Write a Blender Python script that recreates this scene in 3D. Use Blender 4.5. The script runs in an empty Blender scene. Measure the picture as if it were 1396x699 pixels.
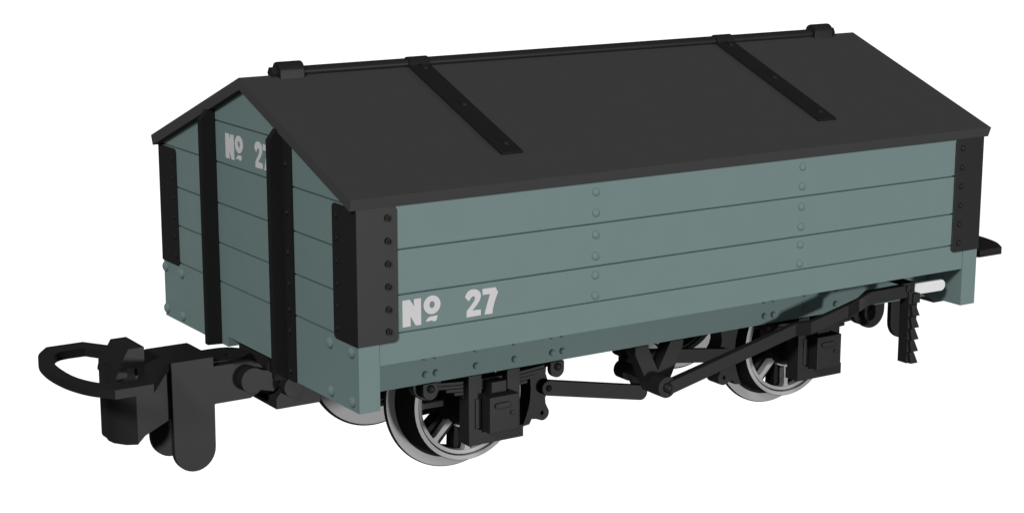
import bpy, bmesh, math
from mathutils import Vector, Matrix
C = bpy.context.scene.collection
S = 0.3                                   # model units (drawing) -> metres
OX, OY, OZ = 5.0, 2.828, -1.523           # wagon centre on the rails in drawing units
def T(p): return Vector(((p[0]-OX)*S, (p[1]-OY)*S, (p[2]-OZ)*S))

# ------------------------------------------------------------ camera
cam = bpy.data.cameras.new('camera'); co = bpy.data.objects.new('camera', cam); C.objects.link(co)
yaw, pitch = 0.5745, -0.2159
f = Vector((math.sin(yaw)*math.cos(pitch), math.cos(yaw)*math.cos(pitch), math.sin(pitch)))
r = Vector((math.cos(yaw), -math.sin(yaw), 0)); u = r.cross(f)
co.matrix_world = Matrix(((r.x,u.x,-f.x,0),(r.y,u.y,-f.y,0),(r.z,u.z,-f.z,0),(0,0,0,1)))
co.location = T((-10.2396, -19.0702, 6.6074))
cam.sensor_width = 36; cam.lens = 36*2642.52/1396; cam.clip_start = 0.05; cam.clip_end = 500
bpy.context.scene.camera = co
# ------------------------------------------------------------ studio world: white sweep behind, dim room in front
w = bpy.data.worlds.new('World'); bpy.context.scene.world = w; w.use_nodes = True
nt = w.node_tree; nt.nodes.clear()
out = nt.nodes.new('ShaderNodeOutputWorld'); bg = nt.nodes.new('ShaderNodeBackground')
tc = nt.nodes.new('ShaderNodeTexCoord'); dp = nt.nodes.new('ShaderNodeVectorMath'); dp.operation = 'DOT_PRODUCT'
dp.inputs[1].default_value = Vector((0.52, 0.80, -0.29)).normalized()
mr = nt.nodes.new('ShaderNodeMapRange'); mr.interpolation_type = 'SMOOTHSTEP'
mr.inputs['From Min'].default_value = 0.60; mr.inputs['From Max'].default_value = 0.80
WORLD_DIM, WORLD_WHITE = 0.13, 1.12
mr.inputs['To Min'].default_value = WORLD_DIM; mr.inputs['To Max'].default_value = WORLD_WHITE
nt.links.new(tc.outputs['Generated'], dp.inputs[0]); nt.links.new(dp.outputs['Value'], mr.inputs['Value'])
bg.inputs['Color'].default_value = (1, 1, 1, 1)
nt.links.new(mr.outputs['Result'], bg.inputs['Strength']); nt.links.new(bg.outputs[0], out.inputs[0])
# ------------------------------------------------------------ two studio lamps
def sun(name, d, strength, angle):
    l = bpy.data.lights.new(name, 'SUN'); l.energy = strength; l.angle = math.radians(angle)
    o = bpy.data.objects.new(name, l); C.objects.link(o)
    d = Vector(d); o.rotation_euler = d.to_track_quat('Z', 'Y').to_euler(); o.location = d.normalized()*6
sun('key_lamp', (-0.66, -0.50, 0.50), 1.92, 9)
sun('fill_lamp', (0.38, -0.88, -0.16), 1.5, 8)
vs = bpy.context.scene.view_settings
vs.view_transform = 'Standard'; vs.look = 'None'; vs.exposure = 0; vs.gamma = 1; vs.use_curve_mapping = False

# ------------------------------------------------------------ materials
def mat(name, col, rough=0.55, spec=0.2, metal=0.0, var=0.04, scale=9, bump=0.02, sheen=None):
    m = bpy.data.materials.new(name); m.use_nodes = True; n = m.node_tree
    b = n.nodes['Principled BSDF']; b.inputs['Roughness'].default_value = rough
    b.inputs['Specular IOR Level'].default_value = spec; b.inputs['Metallic'].default_value = metal
    tc = n.nodes.new('ShaderNodeTexCoord'); nz = n.nodes.new('ShaderNodeTexNoise'); nz.inputs['Scale'].default_value = scale
    nz.inputs['Detail'].default_value = 3
    n.links.new(tc.outputs['Object'], nz.inputs['Vector'])
    mx = n.nodes.new('ShaderNodeMix'); mx.data_type = 'RGBA'
    mx.inputs[6].default_value = (*[c*(1-var) for c in col], 1); mx.inputs[7].default_value = (*[min(1, c*(1+var)) for c in col], 1)
    n.links.new(nz.outputs['Fac'], mx.inputs[0]); n.links.new(mx.outputs[2], b.inputs['Base Color'])
    if bump:
        n2 = n.nodes.new('ShaderNodeTexNoise'); n2.inputs['Scale'].default_value = 260; n2.inputs['Detail'].default_value = 2
        bp = n.nodes.new('ShaderNodeBump'); bp.inputs['Strength'].default_value = bump; bp.inputs['Distance'].default_value = 0.002
        n.links.new(tc.outputs['Object'], n2.inputs['Vector']); n.links.new(n2.outputs['Fac'], bp.inputs['Height']); n.links.new(bp.outputs[0], b.inputs['Normal'])
    if sheen is not None:                  # matt moulding: diffuse with a small even gloss
        df = n.nodes.new('ShaderNodeBsdfDiffuse'); gl = n.nodes.new('ShaderNodeBsdfAnisotropic'); ms = n.nodes.new('ShaderNodeMixShader')
        gl.inputs['Roughness'].default_value = rough; gl.inputs['Color'].default_value = (1, 1, 1, 1); ms.inputs[0].default_value = sheen
        n.links.new(mx.outputs[2], df.inputs['Color']); n.links.new(df.outputs[0], ms.inputs[1]); n.links.new(gl.outputs[0], ms.inputs[2])
        n.links.new(ms.outputs[0], n.nodes['Material Output'].inputs['Surface'])
        if bump: n.links.new(bp.outputs[0], gl.inputs['Normal'])
        n.nodes.remove(b)
    return m
TEAL = mat('grey_green_paint', (0.171, 0.245, 0.239), 0.6, 0.12, var=0.03)
ROOF = mat('roof_felt_grey', (0.061, 0.061, 0.061), 0.7, sheen=0.003, var=0.02)
BLACK = mat('black_plastic', (0.0185, 0.0185, 0.0187), 0.42, sheen=0.0095, var=0.03)
MATT = mat('matt_black_plastic', (0.018, 0.018, 0.018), 0.6, sheen=0.003, var=0.03)
TREAD = mat('blackened_tread', (0.018, 0.018, 0.018), 0.5, sheen=0.004)
METAL = mat('pale_grey_tyre', (0.47, 0.47, 0.475), 0.45, 0.3, var=0.02, bump=0)
WHITE = mat('off_white_lettering', (0.66, 0.64, 0.65), 0.6, 0.1, var=0.03)
HANDLE = mat('white_handle_paint', (0.82, 0.81, 0.82), 0.5, 0.3, var=0.02)

# ------------------------------------------------------------ mesh helpers (all in drawing units)
AX = {'x': 0, 'y': 1, 'z': 2}
def box(bm, x0, x1, y0, y1, z0, z1, bev=0.0):
    b2 = bmesh.new()
    m = Matrix.Translation(((x0+x1)/2, (y0+y1)/2, (z0+z1)/2)) @ Matrix.Diagonal((x1-x0, y1-y0, z1-z0, 1))
    bmesh.ops.create_cube(b2, size=1, matrix=m)
    if bev: bmesh.ops.bevel(b2, geom=b2.edges[:], offset=bev, segments=2, profile=0.6, affect='EDGES')
    join(bm, b2)
def join(bm, b2):
    me = bpy.data.meshes.new('t'); b2.to_mesh(me); b2.free(); bm.from_mesh(me); bpy.data.meshes.remove(me)
def prism(bm, pts, axis, a0, a1, bev=0.0, holes=()):
    """outline pts (the two remaining axes in x,y,z order) extruded along axis from a0 to a1"""
    b2 = bmesh.new()
    def mk(p, a):
        v = [p[0], p[1]]; v.insert(AX[axis], a); return v
    loops = [pts] + list(holes)
    edges = []; first = []
    for lp in loops:
        vs_ = [b2.verts.new(mk(p, a0)) for p in lp]; first.append(vs_)
        edges += [b2.edges.new((vs_[i], vs_[(i+1) % len(vs_)])) for i in range(len(vs_))]
    if holes: bmesh.ops.triangle_fill(b2, edges=edges, use_beauty=True, use_dissolve=False)
    else: b2.faces.new(first[0])
    r = bmesh.ops.extrude_face_region(b2, geom=b2.faces[:])
    d = [0, 0, 0]; d[AX[axis]] = a1-a0
    bmesh.ops.translate(b2, verts=[g for g in r['geom'] if isinstance(g, bmesh.types.BMVert)], vec=d)
    bmesh.ops.recalc_face_normals(b2, faces=b2.faces[:])
    if bev:
        es = [e for e in b2.edges if len(e.link_faces) == 2 and e.calc_face_angle(0) > 0.6]
        bmesh.ops.bevel(b2, geom=es, offset=bev, segments=2, profile=0.6, affect='EDGES')
    join(bm, b2)
def cyl(bm, c, rad, axis, a0, a1, n=32, bev=0.0, r2=None):
    pts = [(c[0]+rad*math.cos(2*math.pi*i/n), c[1]+rad*math.sin(2*math.pi*i/n)) for i in range(n)]
    if r2 is None: prism(bm, pts, axis, a0, a1, bev); return
    b2 = bmesh.new()
    def mk(p, a):
        v = [p[0], p[1]]; v.insert(AX[axis], a); return v
    q = [(c[0]+r2*math.cos(2*math.pi*i/n), c[1]+r2*math.sin(2*math.pi*i/n)) for i in range(n)]
    A = [b2.verts.new(mk(p, a0)) for p in pts]; B = [b2.verts.new(mk(p, a1)) for p in q]
    b2.faces.new(A); b2.faces.new(B)
    for i in range(n): b2.faces.new((A[i], A[(i+1) % n], B[(i+1) % n], B[i]))
    bmesh.ops.recalc_face_normals(b2, faces=b2.faces[:]); join(bm, b2)
def lathe(bm, c, prof, n=72):
    """prof: list of (radius, y) revolved about the y axis through (cx, cz); closed outline"""
    b2 = bmesh.new(); rings = []
    for (rr, y) in prof:
        rings.append([b2.verts.new((c[0]+rr*math.cos(2*math.pi*i/n), y, c[1]+rr*math.sin(2*math.pi*i/n))) for i in range(n)])
    for k in range(len(prof)):
        A, B = rings[k], rings[(k+1) % len(prof)]
        for i in range(n): b2.faces.new((A[i], A[(i+1) % n], B[(i+1) % n], B[i]))
    bmesh.ops.recalc_face_normals(b2, faces=b2.faces[:]); join(bm, b2)
def link(bm, p, q, h, y0, y1, n=10, bev=0.006):
    """flat bar with round ends in the x-z plane"""
    a = math.atan2(q[1]-p[1], q[0]-p[0]); pts = []
    for i in range(n+1):
        t = a+math.pi/2+math.pi*i/n; pts.append((p[0]+h/2*math.cos(t), p[1]+h/2*math.sin(t)))
    for i in range(n+1):
        t = a-math.pi/2+math.pi*i/n; pts.append((q[0]+h/2*math.cos(t), q[1]+h/2*math.sin(t)))
    prism(bm, pts, 'y', y0, y1, bev)
def mesh(name, bm):
    for v in bm.verts: v.co = T(v.co)
    me = bpy.data.meshes.new(name); bm.to_mesh(me); bm.free()
    for p in me.polygons: p.use_smooth = True
    me.set_sharp_from_angle(angle=math.radians(32)); return me
def obj(name, bm, m, parent, label=None):
    """links one mesh; its origin is moved to the middle of its bounds"""
    xs = [v.co.copy() for v in bm.verts]
    c = Vector([(min(a[i] for a in xs)+max(a[i] for a in xs))/2 for i in range(3)])
    me = mesh(name, bm); cw = T(c); me.transform(Matrix.Translation(-cw)); me.materials.append(m)
    o = bpy.data.objects.new(name, me); C.objects.link(o); o.parent = parent
    wn = o.modifiers.new('weighted', 'WEIGHTED_NORMAL'); wn.keep_sharp = True
    o.location = cw - (wpos(parent) if parent else Vector((0, 0, 0)))
    if label: o['label'] = label
    return o
def wpos(o):
    p = Vector((0, 0, 0))
    while o: p += o.location; o = o.parent
    return p
BOLTS = {}
def bolt(parent, p, d, rad, h=None, m=None, ring=False, name='bolt'):
    """domed bolt head at p pointing along +-axis d ('-x','-y')"""
    h = h or rad*0.6; key = (d, rad, h, m.name, ring)
    if key not in BOLTS:
        bm = bmesh.new(); n = 20; K = 5; vs_ = []
        prof = [(rad, 0), (rad, h*0.25)]+[(rad*math.cos(math.pi/2*k/K)*0.96, h*0.25+h*0.75*math.sin(math.pi/2*k/K)) for k in range(1, K)]
        if ring: prof = [(rad, 0), (rad, h*.9), (rad*.84, h), (rad*.66, h*.9), (rad*.6, h*.35), (rad*.5, h*.35), (rad*.42, h), (rad*.2, h*1.2)]
        for (rr, z) in prof: vs_.append([bm.verts.new((rr*math.cos(2*math.pi*i/n), rr*math.sin(2*math.pi*i/n), z)) for i in range(n)])
        for a, b in zip(vs_, vs_[1:]):
            for i in range(n): bm.faces.new((a[i], a[(i+1) % n], b[(i+1) % n], b[i]))
        bm.faces.new(vs_[-1])
        q = {'-x': (-1, 0, 0), '-y': (0, -1, 0), '+z': (0, -0.353, 0.936), '+x': (1, 0, 0), '+y': (0, 1, 0)}[d]
        bm.transform(Vector(q).to_track_quat('Z', 'Y').to_matrix().to_4x4())
        for v in bm.verts: v.co *= S
        me = bpy.data.meshes.new('bolt'); bm.to_mesh(me); bm.free()
        for pl in me.polygons: pl.use_smooth = True
        me.set_sharp_from_angle(angle=math.radians(50)); me.materials.append(m); BOLTS[key] = me
    o = bpy.data.objects.new(name, BOLTS[key]); C.objects.link(o); o.parent = parent
    o.location = T(p) - wpos(parent); return o
def mx(pts, x0): return [(2*x0-p[0], p[1]) for p in pts][::-1]

# ------------------------------------------------------------ dimensions
L, W, t, h1 = 10.0, 5.656, 0.277, 0.537
zr, ze, ov, eo, th = 3.628, 2.5387, 0.0617, 0.0954, 0.143
E = [0.848, 1.367, 1.897, 2.437, 2.973]; G = [0.903, 1.357, 1.894]
k = (zr-ze)/(W/2+ov); sa = math.atan(k); cs, sn = math.cos(sa), math.sin(sa)
def under(y):                             # underside of the roof above y
    y = min(y, W-y); return ze+(y+ov)*k - th/cs
wagon = bpy.data.objects.new('covered_wagon', None); C.objects.link(wagon)
wagon['label'] = 'grey-green four-wheel model railway wagon with black pitched roof and number 27'
wagon['category'] = 'wagon'

# ------------------------------------------------------------ body: planks with real gaps over a solid core
g = 0.011; inset = 0.03
bm = bmesh.new()
core = [(inset, h1+.01), (W-inset, h1+.01), (W-inset, under(inset)-.012), (W/2, under(W/2)-.012), (inset, under(inset)-.012)]
prism(bm, core, 'x', inset, L-inset)
lv = [h1]+G+[under(0.0)-0.004]
for (y0, y1) in ((0, inset+.01), (W-inset-.01, W)):
    for a, b in zip(lv, lv[1:]):
        x0, x1 = (t+.004, L-t-.004) if a == h1 else (0.03, L-0.03)
        yy0, yy1 = (y0+.006, y1) if (a == h1 and y0 == 0) else (y0, y1)
        box(bm, x0, x1, yy0, yy1, a+(g if a != h1 else 0), b-(g if b != lv[-1] else 0), 0.006)
el = E+[under(W/2)]
for (x0, x1) in ((0, inset+.01), (L-inset-.01, L)):
    for a, b in zip(el, el[1:]):
        a_, b_ = a+g, b-(g if b != el[-1] else 0)
        e0 = 0.012
        if b_ <= under(e0): pts = [(e0, a_), (W-e0, a_), (W-e0, b_), (e0, b_)]
        else:
            yb = (b_+th/cs-ze)/k-ov; ya = (a_+th/cs-ze)/k-ov
            pts = []
            if a_ < under(e0): pts += [(e0, under(e0)-.003), (e0, a_), (W-e0, a_), (W-e0, under(e0)-.003)]
            else: pts += [(ya+.01, a_), (W-ya-.01, a_)]
            if b == el[-1]: pts += [(W/2, under(W/2)-.004)]
            else: pts += [(W-yb-.01, b_), (yb+.01, b_)]
        prism(bm, pts, 'x', x0, x1, 0.005)
body = obj('body', bm, TEAL, wagon)
for x in (3.33, 6.665):
    for z in (2.29, 2.03, 1.755, 1.485, 1.245, 0.985): bolt(body, (x, 0.0, z), '-y', 0.052, 0.028, TEAL)
# lettering: N o (underlined) 27
N_ = [(0,0),(0,.32),(.10,.32),(.155,.235),(.155,.32),(.25,.32),(.25,0),(.175,0),(.107,.12),(.107,0)]
O_ = [(.40+.115*math.cos(2*math.pi*i/28), .22+.112*math.sin(2*math.pi*i/28)) for i in range(28)]
OH = [(.40+.036*math.cos(2*math.pi*i/16), .222+.042*math.sin(2*math.pi*i/16)) for i in range(16)]
D_ = [(.315,.025),(.33,.055),(.365,.08),(.475,.085),(.465,.045),(.455,.022),(.42,.017),(.395,.032)]
TWO = [(.855,.246),(.906,.193),(.935,.228),(.955,.246),(.975,.248),(.993,.232),(.987,.195),(.94,.14),(.885,.085),(.877,.07),(.874,0),(1.075,.003),(1.075,.073),(.955,.078),(1.02,.135),(1.058,.185),(1.077,.235),(1.07,.275),(1.045,.308),(1.0,.33),(.94,.333),(.895,.315),(.868,.28)]
SEV = [(1.102,.246),(1.098,.32),(1.281,.319),(1.318,.256),(1.275,.16),(1.245,.06),(1.237,0),(1.127,.003),(1.155,.10),(1.205,.245)]
def letters(to, axis, a0, a1):
    for group in (((N_, ()), (O_, (OH,)), (D_, ())), ((TWO, ()), (SEV, ()))):
        bm = bmesh.new()
        for lp, hs in group: prism(bm, [to(p) for p in lp], axis, a0, a1, 0, [[to(p) for p in h_] for h_ in hs])
        obj('lettering', bm, WHITE, body)
letters(lambda p: (0.585+p[0], 0.96+p[1]), 'y', -0.006, 0.004)
letters(lambda p: (3.475-p[0], 2.53+p[1]), 'x', -0.006, 0.004)

# ------------------------------------------------------------ headstocks
for (x0, x1, d, xb) in ((0, t, '-x', 0.0), (L-t, L, '+x', L)):
    bm = bmesh.new(); n0, n1, nh = 2.06, 3.6, 0.14
    prism(bm, [(0,0),(n0,0),(n0,nh),(n1,nh),(n1,0),(W,0),(W,E[0]-g),(0,E[0]-g)], 'x', x0, x1, 0.006)
    hs = obj('headstock', bm, TEAL, wagon)
    if d == '-x':
        for y in (0.16, 0.695, W-0.62, W-0.08):
            for z in (0.12, 0.712): bolt(hs, (xb, y, z), d, 0.072, 0.05, TEAL)
# ------------------------------------------------------------ sole bars
for (y0, y1, near) in ((0.69, 0.92, 1), (W-0.92, W-0.69, 0)):
    bm = bmesh.new(); box(bm, t, L-t, y0, y1, 0.002, h1+.008, 0.004)
    sb = obj('sole_bar', bm, TEAL, wagon)
    if near:
        for x in (1.29, 1.44, 2.02, 2.59, 3.16, 3.32, 6.67, 6.83, 7.40, 7.97, 8.54, 8.70):
            bolt(sb, (x, 0.69, 0.12), '-y', 0.045, 0.035, TEAL); bolt(sb, (x, 0.69, 0.338), '-y', 0.045, 0.035, TEAL)

# ------------------------------------------------------------ corner plates
def rounded(x0, x1, z0, z1, rad, sides):
    """rectangle with the corners on the given side ('l' or 'r') rounded"""
    P = []
    def arc(cx, cz, a0): return [(cx+rad*math.cos(math.radians(a0+15*i)), cz+rad*math.sin(math.radians(a0+15*i))) for i in range(7)]
    P += arc(x0+rad, z0+rad, 180) if 'l' in sides else [(x0, z0)]
    P += arc(x1-rad, z0+rad, 270) if 'r' in sides else [(x1, z0)]
    P += arc(x1-rad, z1-rad, 0) if 'r' in sides else [(x1, z1)]
    P += arc(x0+rad, z1-rad, 90) if 'l' in sides else [(x0, z1)]
    return P
pt = 0.016; zb, zt = 0.80, under(0)+0.008
for fx in (0, 1):
    for fy in (0, 1):
        bm = bmesh.new()
        X = (lambda x: x) if not fx else (lambda x: L-x)
        Y = (lambda y: y) if not fy else (lambda y: W-y)
        a = rounded(-pt, 0.525, zb, zt, 0.06, 'r'); b = rounded(-pt+.008, 0.57, zb, zt, 0.06, 'r')
        prism(bm, [(X(p[0]), p[1]) for p in a], 'y', Y(-pt), Y(0.004), 0.010)
        prism(bm, [(Y(p[0]), p[1]) for p in b], 'x', X(-pt+.0005), X(0.004))
        cp = obj('corner_plate', bm, BLACK, wagon)
        for z in (2.28, 2.01, 1.74, 1.47, 1.20, 0.935):
            if not fy: bolt(cp, (X(0.40), -pt, z), '-y', 0.042, 0.025, BLACK, ring=not fx)
            if not fx: bolt(cp, (-pt, Y(0.47), z), '-x', 0.036, 0.022, BLACK)
# ------------------------------------------------------------ end stanchions (angle section)
for fx in (0, 1):
    for fy in (0, 1):
        X = (lambda x: x) if not fx else (lambda x: L-x)
        Y = (lambda y: y) if not fy else (lambda y: W-y)
        bm = bmesh.new()
        prism(bm, [(X(p[0]), p[1]) for p in [(-.208,.012),(0.002,.0),(0.002,3.12),(-.11,3.115),(-.208, 2.99)]], 'y', Y(1.785), Y(1.88), 0.006)
        ft = under(1.6)-0.01
        prism(bm, [(Y(1.59), 0.0), (Y(1.795), 0.0), (Y(1.795), under(1.795)-.01), (Y(1.59), ft)], 'x', X(-.03), X(0.002), 0.004)
        s = obj('end_stanchion', bm, MATT, wagon)
        if not fx and not fy:
            for z in (2.70, 2.11, 1.62, 1.23, 0.91, 0.64, 0.13): bolt(s, (-.03, 1.70, z), '-x', 0.036, 0.03, BLACK)

# ------------------------------------------------------------ roof
bm = bmesh.new()
A = (-ov, ze); B = (-ov+th*sn, ze-th*cs)
pts = [A, B, (W/2, under(W/2)), (W-B[0], B[1]), (W+ov, ze), (W/2, zr)]
prism(bm, pts, 'x', -eo, L+eo, 0.006)
roof = obj('roof', bm, ROOF, wagon)
def onroof(y, off=0): return (y-off*sn, ze+(y+ov)*k+off*cs)
for xc in (2.45, 7.55):
    bm = bmesh.new()
    a0, a1 = onroof(0.53, -0.01), onroof(2.75, -0.01); b1, b0 = onroof(2.75, 0.035), onroof(0.53, 0.035)
    prism(bm, [a0, a1, b1, b0], 'x', xc-.155, xc+.155, 0.008)
    # hinge knuckle wrapped over the ridge rail
    kn = [(W/2+0.095*math.cos(a), 3.648+0.09*math.sin(a)) for a in [math.radians(q) for q in range(-60, 241, 15)]]
    prism(bm, kn, 'x', xc-.15, xc+.15, 0.01)
    st = obj('roof_strap', bm, MATT, wagon)
    for y in (2.66, 1.69, 0.72):
        p = onroof(y, 0.034); bolt(st, (xc+.03, p[0], p[1]), '+z', 0.042, 0.032, BLACK)
bm = bmesh.new(); cyl(bm, (W/2, 3.655), 0.066, 'x', 0.34, 9.66, 20, 0.008)
obj('ridge_rail', bm, BLACK, wagon)
for x0 in (0.42, 9.235):
    bm = bmesh.new()
    pr = [(W/2-0.115, 3.56), (W/2+0.115, 3.56)]+[(W/2+0.115*math.cos(math.radians(q)), 3.685+0.105*math.sin(math.radians(q))) for q in range(0, 181, 15)]
    prism(bm, pr, 'x', x0, x0+.345, 0.018)
    rc = obj('rail_clamp', bm, BLACK, wagon)
    bm = bmesh.new(); xn = (x0-.085, x0+.01) if x0 < 5 else (x0+.335, x0+.43)
    cyl(bm, (W/2, 3.655), 0.08, 'x', xn[0], xn[1], 6, 0.008); obj('nut', bm, BLACK, rc)

# ------------------------------------------------------------ wheels
zc = -0.524; xa = (2.304, 7.696)
def wheel(x, near):
    Y = (lambda y: y) if near else (lambda y: W-y)
    e = bpy.data.objects.new('wheel', None); C.objects.link(e); e.parent = wagon; e.location = T((x, Y(1.55), zc))
    bm = bmesh.new()
    lathe(bm, (x, zc), [(r_, Y(y_)) for r_, y_ in [(.745, 1.338), (.798, 1.338), (.805, 1.345), (.81, 1.69), (.83, 1.72), (.865, 1.735), (.985, 1.738), (.985, 1.742), (.999, 1.755), (.999, 1.79), (.97, 1.82), (.745, 1.83)]], 96)
    # front faces bright, tread and rim edge blackened
    ty = obj('tyre', bm, METAL, e); ty.data.materials.append(TREAD)
    cen = ty.matrix_basis
    for p in ty.data.polygons:
        c = p.center; rr = math.hypot(c.x, c.z)/S; ny = p.normal.y*(1 if near else -1)
        if (abs(ny) < 0.93 and rr > 0.78): p.material_index = 1
    bm = bmesh.new()                       # dark inner rim, web spokes and hub
    lathe(bm, (x, zc), [(r_, Y(y_)) for r_, y_ in [(.69, 1.42), (.745, 1.42), (.75, 1.72), (.69, 1.72)]], 72)
    for i in range(8):
        a = math.radians(45*i); d = Vector((math.cos(a), math.sin(a))); n = Vector((-d.y, d.x))
        q = [d*.22+n*.12, d*.50+n*.14, d*.72+n*.15, d*.72-n*.15, d*.50-n*.14, d*.22-n*.12]
        prism(bm, [(x+v.x, zc+v.y) for v in q], 'y', Y(1.47), Y(1.66))
    cyl(bm, (x, zc), 0.33, 'y', Y(1.46), Y(1.66), 40)
    cyl(bm, (x, zc), 0.35, 'y', Y(1.345), Y(1.46), 40, r2=.385)
    obj('spoked_web', bm, TREAD, e)
    bm = bmesh.new()                       # pale raised spokes and hub dish
    for i in range(8):
        a = math.radians(45*i); d = Vector((math.cos(a), math.sin(a))); n = Vector((-d.y, d.x))
        q = [d*.30+n*.04, d*.64+n*.034, d*.70+n*.06, d*.70-n*.06, d*.64-n*.034, d*.30-n*.04]
        prism(bm, [(x+v.x, zc+v.y) for v in q], 'y', Y(1.372), Y(1.475), 0.006)
    lathe(bm, (x, zc), [(r_, Y(y_)) for r_, y_ in [(.678, 1.365), (.724, 1.36), (.727, 1.46), (.678, 1.46)]], 72)
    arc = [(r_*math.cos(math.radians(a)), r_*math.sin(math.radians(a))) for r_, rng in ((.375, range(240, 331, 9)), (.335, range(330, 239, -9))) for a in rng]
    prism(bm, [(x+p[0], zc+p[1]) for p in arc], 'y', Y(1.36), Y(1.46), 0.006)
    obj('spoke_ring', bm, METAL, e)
    return e
for x in xa:
    for near in (True, False): wheel(x, near)
    bm = bmesh.new(); cyl(bm, (x, zc), 0.11, 'y', 0.75, W-0.75, 24); obj('axle', bm, TREAD, wagon)

# ------------------------------------------------------------ axle guards, boxes, springs
def running_gear(x, near):
    Y = (lambda y: y) if near else (lambda y: W-y)
    X = lambda q: x-2.304+q
    def bx(bm, x0, x1, y0, y1, z0, z1, bev=.006):
        a, b = sorted((Y(y0), Y(y1))); box(bm, X(x0), X(x1), a, b, z0, z1, bev)
    bm = bmesh.new()
    bx(bm, 1.90, 2.09, .672, .90, -.76, .0); bx(bm, 2.47, 2.66, .672, .90, -.76, .0)
    bx(bm, 1.90, 2.71, .669, .93, -.906, -.75)
    bx(bm, 2.08, 2.48, .70, .88, -.76, -.25)
    for (a, b) in ((1.99, 2.075), (2.53, 2.615)):      # raised panels on the legs
        bx(bm, a, b, .655, .68, -.69, -.30, .012)
    ag = obj('axle_guard', bm, BLACK, wagon)
    bm = bmesh.new(); bx(bm, 2.10, 2.54, .50, .71, -.735, -.265, .012)
    bx(bm, 2.205, 2.425, .62, .75, -.27, -.11, .008)
    ab = obj('axle_box', bm, BLACK, ag)
    if near:
        bm = bmesh.new(); link(bm, (X(2.21), -.385), (X(2.375), -.385), .075, .475, .505, 8, .012); obj('cover_lug', bm, BLACK, ab)  if False else obj('cover_lug', bm, BLACK, ag)
        bm = bmesh.new(); cyl(bm, (X(2.43), -.50), .028, 'y', .48, .505, 12, .005); obj('catch', bm, BLACK, ag)
    # leaf spring: leaves bowed down in the middle
    bm = bmesh.new()
    for i, hl in enumerate((.93, .80, .66, .54, .42)):
        n = 16; top = []; bot = []
        for j in range(n+1):
            s = -1+2*j/n; xx = X(2.285)+s*hl; q = (s*hl/.93)**2
            zz = -.085-i*.046+.06*q
            top.append((xx, zz)); bot.append((xx, zz-.040))
        prism(bm, bot+top[::-1], 'y', *sorted((Y(.75), Y(.93))), 0.004)
    bx(bm, 2.10, 2.46, .93, 1.08, -.30, .0)
    sp = obj('leaf_spring', bm, BLACK, wagon)
    for hx in (1.345, 3.225):
        bm = bmesh.new(); q = [(X(hx)+.105*math.cos(math.radians(a)), -.105+.105*math.sin(math.radians(a))) for a in range(180, 361, 12)]
        prism(bm, q+[(X(hx)+.105, .0), (X(hx)-.105, .0)], 'y', Y(.66), Y(.74), 0.006)
        cyl(bm, (X(hx), -.06), .05, 'y', Y(.74), Y(.95), 14)
        hg = obj('spring_hanger', bm, BLACK, wagon)
        if near: bolt(hg, (X(hx), .66, -.065), '-y', 0.052, 0.045, BLACK)
    xd = 1.36 if x < 5 else 3.25; rd = .2 if x < 5 else .26           # rounded end bracket outboard of the spring
    bm = bmesh.new(); q = [(X(xd)+rd*math.cos(math.radians(a)), -.04+rd*math.sin(math.radians(a))) for a in range(180, 361, 10)]
    prism(bm, q+[(X(xd)+rd, .0), (X(xd)-rd, .0)], 'y', Y(.77), Y(.90), 0.006)
    obj('spring_bracket', bm, BLACK, wagon)
for x in xa:
    running_gear(x, True); running_gear(x, False)

# ------------------------------------------------------------ brake gear
def shoe(x, sgn):
    """sgn=+1: shoe on the +x side of the wheel at x"""
    P = []
    for i in range(13):                    # concave face following the wheel
        a = math.radians(-31+62*i/12); P.append((.985*math.cos(a)-.01, .985*math.sin(a)-.02))
    P += [(.95,.44),(1.02,.50)]
    for c, r0, a0, a1 in (((1.14,.38), .10, 100, -40), ):
        P += [(c[0]+r0*math.cos(math.radians(a)), c[1]+r0*math.sin(math.radians(a))) for a in range(a0, a1, -20)]
    P += [(1.22,.26),(1.21,.16),(1.235,.08),(1.28,.02),(1.285,-.04),(1.24,-.12),(1.205,-.17),(1.21,-.25)]
    P += [(1.165+.10*math.cos(math.radians(a)), -.38+.10*math.sin(math.radians(a))) for a in range(40, -101, -20)]
    P += [(1.06,-.445),(.99,-.435),(.955,-.50),(.87,-.51)]
    H = [[(1.155+.028*math.cos(2*math.pi*i/10), z+.034*math.sin(2*math.pi*i/10)) for i in range(10)] for z in (-.375, .365)]
    bm = bmesh.new()
    prism(bm, [(x+sgn*p[0], zc+p[1]) for p in P], 'y', 1.36, 1.62, 0, [[(x+sgn*p[0], zc+p[1]) for p in h_] for h_ in H])
    return obj('brake_shoe', bm, BLACK, wagon)
shoe(xa[0], 1); shoe(xa[1], -1)
bm = bmesh.new(); link(bm, (3.50, -.545), (5.02, -.85), .205, 1.26, 1.35, bev=.008)
pr_ = obj('pull_rod', bm, BLACK, wagon); bolt(pr_, (3.50, 1.26, -.545), '-y', .045, .03, MATT)
bm = bmesh.new(); link(bm, (5.12, -.36), (6.50, -.55), .195, 1.28, 1.36, bev=.008)
obj('pull_rod', bm, BLACK, wagon)
bm = bmesh.new()
cyl(bm, (4.85, -.25), .115, 'y', 1.37, 1.58, 20); cyl(bm, (4.90, -.56), .125, 'y', 1.37, 1.58, 20)
box(bm, 4.84, 5.20, 1.38, 1.57, -.66, .0, .02)
link(bm, (4.93, -.58), (5.06, -.82), .13, 1.355, 1.42); cyl(bm, (4.86, -.50), .075, 'y', .75, 1.45, 20)
obj('brake_crank', bm, MATT, wagon)
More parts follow.
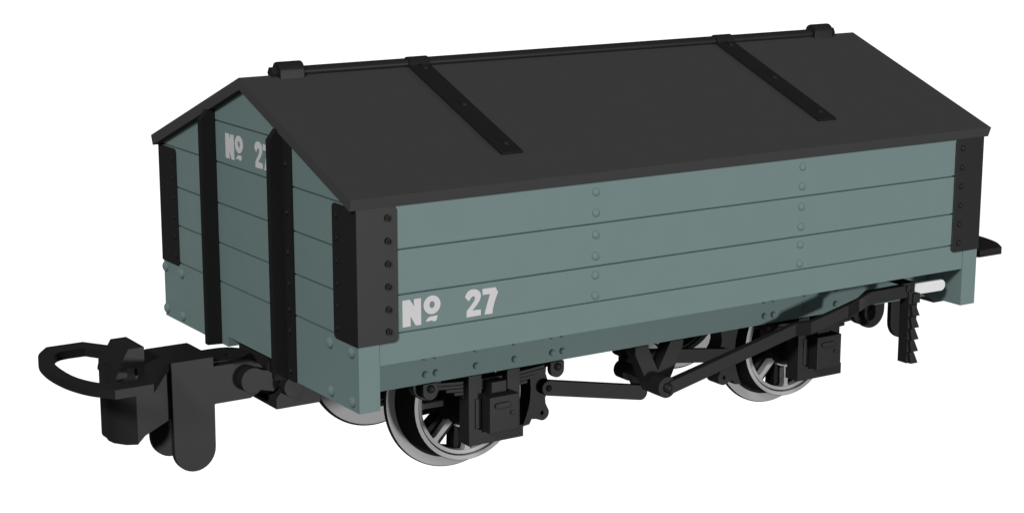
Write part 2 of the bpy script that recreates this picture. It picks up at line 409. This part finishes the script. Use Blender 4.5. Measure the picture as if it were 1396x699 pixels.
# V hanger
bm = bmesh.new()
prism(bm, [(4.47, .0), (4.69, .0), (4.69, -.05), (4.85, -.37), (5.05, .0), (5.27, .0), (5.25,-.10), (5.03, -.56), (4.98,-.66), (4.86,-.70), (4.74, -.66), (4.47, -.11)], 'y', .672, .88, .006)
vh = obj('brake_hanger', bm, BLACK, wagon)
bm = bmesh.new(); cyl(bm, (4.83, -.545), .145, 'y', .44, .70, 32, .012); obj('pivot_boss', bm, BLACK, vh)
bolt(vh, (4.83, .44, -.545), '-y', 0.07, 0.06, BLACK)
# brake lever: plan path joggles outwards past the axle box
path = [(4.86, .475, -.555), (7.04, .475, -.07), (7.17, .31, -.03), (7.84, .31, .12), (7.92, .175, .215), (8.09, .175, .295), (8.93, .175, .305)]
def ribbon(bm, path, h, ty):
    b2 = bmesh.new(); R_ = []
    for i, p in enumerate(path):
        pv = Vector(p); d = Vector((0, 0, 0))
        if i: d += (pv-Vector(path[i-1])).normalized()
        if i < len(path)-1: d += (Vector(path[i+1])-pv).normalized()
        n = Vector((d.y, -d.x, 0)).normalized()          # horizontal normal (towards -y)
        up = Vector((0, 0, 1)); p = Vector(p)
        R_.append([b2.verts.new(p+n*s*ty/2+up*q*h/2) for s, q in ((1, -1), (1, 1), (-1, 1), (-1, -1))])
    for A_, B_ in zip(R_, R_[1:]):
        for j in range(4): b2.faces.new((A_[j], A_[(j+1) % 4], B_[(j+1) % 4], B_[j]))
    b2.faces.new(R_[0]); b2.faces.new(R_[-1]); bmesh.ops.recalc_face_normals(b2, faces=b2.faces[:])
    es = [e for e in b2.edges if e.calc_face_angle(0) > 1.0]
    bmesh.ops.bevel(b2, geom=es, offset=.006, segments=1, affect='EDGES'); join(bm, b2)
bm = bmesh.new(); ribbon(bm, path, .18, .12)
bl = obj('brake_lever', bm, BLACK, wagon)
bm = bmesh.new(); link(bm, (8.90, .31), (9.465, .305), .165, .135, .215, 12, .02)
obj('handle', bm, HANDLE, bl, 'white painted end of the brake lever')
# toothed lever guide
bm = bmesh.new()
box(bm, 8.80, 8.89, .09, .27, -.735, .33, .005)
box(bm, 8.68, 8.90, .08, .72, .405, .435, .004)
box(bm, 8.76, 8.84, .09, .20, .30, .43, .004)
box(bm, 8.86, 8.985, .06, .17, .13, .27, .008)
for i in range(5):
    z = .115-.172*i
    prism(bm, [(8.815, z), (8.90, z), (8.985, z-.168), (8.85, z-.168)], 'y', .05, .16, .004)
obj('lever_guide', bm, BLACK, wagon)

# ------------------------------------------------------------ couplings
def turn(p):                               # rotate 180 degrees about the wagon's centre
    return (L-p[0], W-p[1], p[2])
def coupler(rot):
    yc = W/2
    e = bpy.data.objects.new('coupler', None); C.objects.link(e); e.parent = wagon
    q0 = (-1.0, yc, -.1); e.location = T(turn(q0) if rot else q0)
    def fin(name, bm, m=BLACK):
        if rot:
            for v in bm.verts: v.co = Vector(turn(v.co))
        obj(name, bm, m, e)
    def soft(P, i0):                       # round off the curved part of the outline from point i0 on
        Q = P[:i0+1]
        for a, b in zip(P[i0:], P[i0+1:]): Q += [(a[0]*.75+b[0]*.25, a[1]*.75+b[1]*.25), (a[0]*.25+b[0]*.75, a[1]*.25+b[1]*.75)]
        return Q
    def sym(P): return P+[(x, 2*yc-y) for x, y in P[::-1]]
    # buffing loop
    bm = bmesh.new()
    half_o = [(-1.30, 2.47), (-1.40, 2.36), (-1.84, 1.67), (-2.32, 1.67), (-2.44, 1.83), (-2.52, 1.95), (-2.59, 2.12), (-2.65, 2.35), (-2.68, 2.60), (-2.69, 2.80)]
    half_i = [(-1.62, 2.60), (-1.95, 2.30), (-2.32, 2.25), (-2.40, 2.30), (-2.46, 2.42), (-2.51, 2.62), (-2.52, 2.80)]
    half_i = [(-1.70, 2.42), (-1.72, 2.33), (-1.93, 1.98), (-2.22, 1.97), (-2.35, 2.06), (-2.44, 2.24), (-2.51, 2.48), (-2.53, 2.80)]
    prism(bm, sym(soft(half_o, 3)), 'z', .14, .25, 0, [sym(soft(half_i, 2))])
    fin('loop', bm)
    # hook block with slanted nose
    bm = bmesh.new()
    nose = [(-1.75, 2.49), (-1.87, 2.55), (-1.97, 2.70), (-1.99, 2.83), (-1.97, 2.96), (-1.97, 3.08), (-1.95, 3.17), (-1.73, 3.17), (-1.73, 2.50)]
    prism(bm, nose, 'z', -.735, .235, .008)
    prism(bm, [(-1.742, -.74), (-1.742, .14), (-1.24, .14), (-1.24, -.46), (-1.33, -.495), (-1.64,-.64)], 'y', 2.497, 3.165, .004)
    prism(bm, [(-1.985, .12), (-1.93, .26), (-1.80, .475), (-1.59, .475), (-1.59, .12)], 'y', 2.54, 3.12, .01)
    prism(bm, [(-1.985, .10), (-1.95, .24), (-1.86, .32), (-1.72, .30), (-1.60, .27), (-1.60, .10)], 'y', 2.53, 3.16, .03)
    fin('hook', bm)
    # cheeks, drop weights and top plate
    for y0 in (2.42, 3.146):
        bm = bmesh.new(); c = (-1.02, -.905)
        P = [(c[0]+.28*math.cos(math.radians(a)), c[1]+.285*math.sin(math.radians(a))) for a in range(180, 361, 10)]
        if y0 < 3:
            P += [(-.735, -.365), (-.25, -.365)]
            P += [(-.27+.24*math.cos(math.radians(a)), -.115+.24*math.sin(math.radians(a))) for a in range(-75, 91, 11)]
            P += [(-.735, .125)]
        P += [(-.735, .249), (-1.305, .249)]
        prism(bm, P, 'y', y0, y0+.09, .012); fin('drop_plate', bm)
    bm = bmesh.new()
    prism(bm, [(-1.304, 2.48), (-.736, 2.48), (-.736, 3.18), (-1.304, 3.18)], 'z', .15, .2485)
    tong = [(-.76, 2.52), (-.50, 2.52)]+[(-.40+.30*math.cos(math.radians(a)), 2.828+.30*math.sin(math.radians(a))) for a in range(-80, 81, 16)]+[(-.50, 3.13), (-.76, 3.13)]
    hole = [(-.375+.06*math.cos(2*math.pi*i/16), 2.74+.075*math.sin(2*math.pi*i/16)) for i in range(16)]
    prism(bm, tong, 'z', .10, .15, 0, [hole])
    fin('top_plate', bm)
    bm = bmesh.new()
    cyl(bm, (-.27, -.10), .16, 'y', 2.42, 2.95, 32, .008)
    pin = [(-.27+.165*math.cos(math.radians(a)), -.10+.165*math.sin(math.radians(a))) for a in range(50, 306, 15)]
    prism(bm, pin+[(.0, -.28), (.09, -.22), (.07, -.10), (-.06, .0)], 'y', 2.28, 2.44, .006)
    fin('pivot_pin', bm)
    # mounting block under the headstock
    bm = bmesh.new()
    prism(bm, [(.0, -.50), (.62, -.50), (.62, .12), (.10, .12), (.10, -.25), (.0, -.36)], 'y', 2.20, 3.20, .006)
    prism(bm, [(.0, -.45), (.62, -.45), (.62, .12), (.0, .12)], 'y', 2.42, 3.27, .004)
    cyl(bm, (.20, -.21), .135, 'y', 2.10, 2.25, 28, .008)
    fin('mounting_block', bm)
coupler(False); coupler(True)
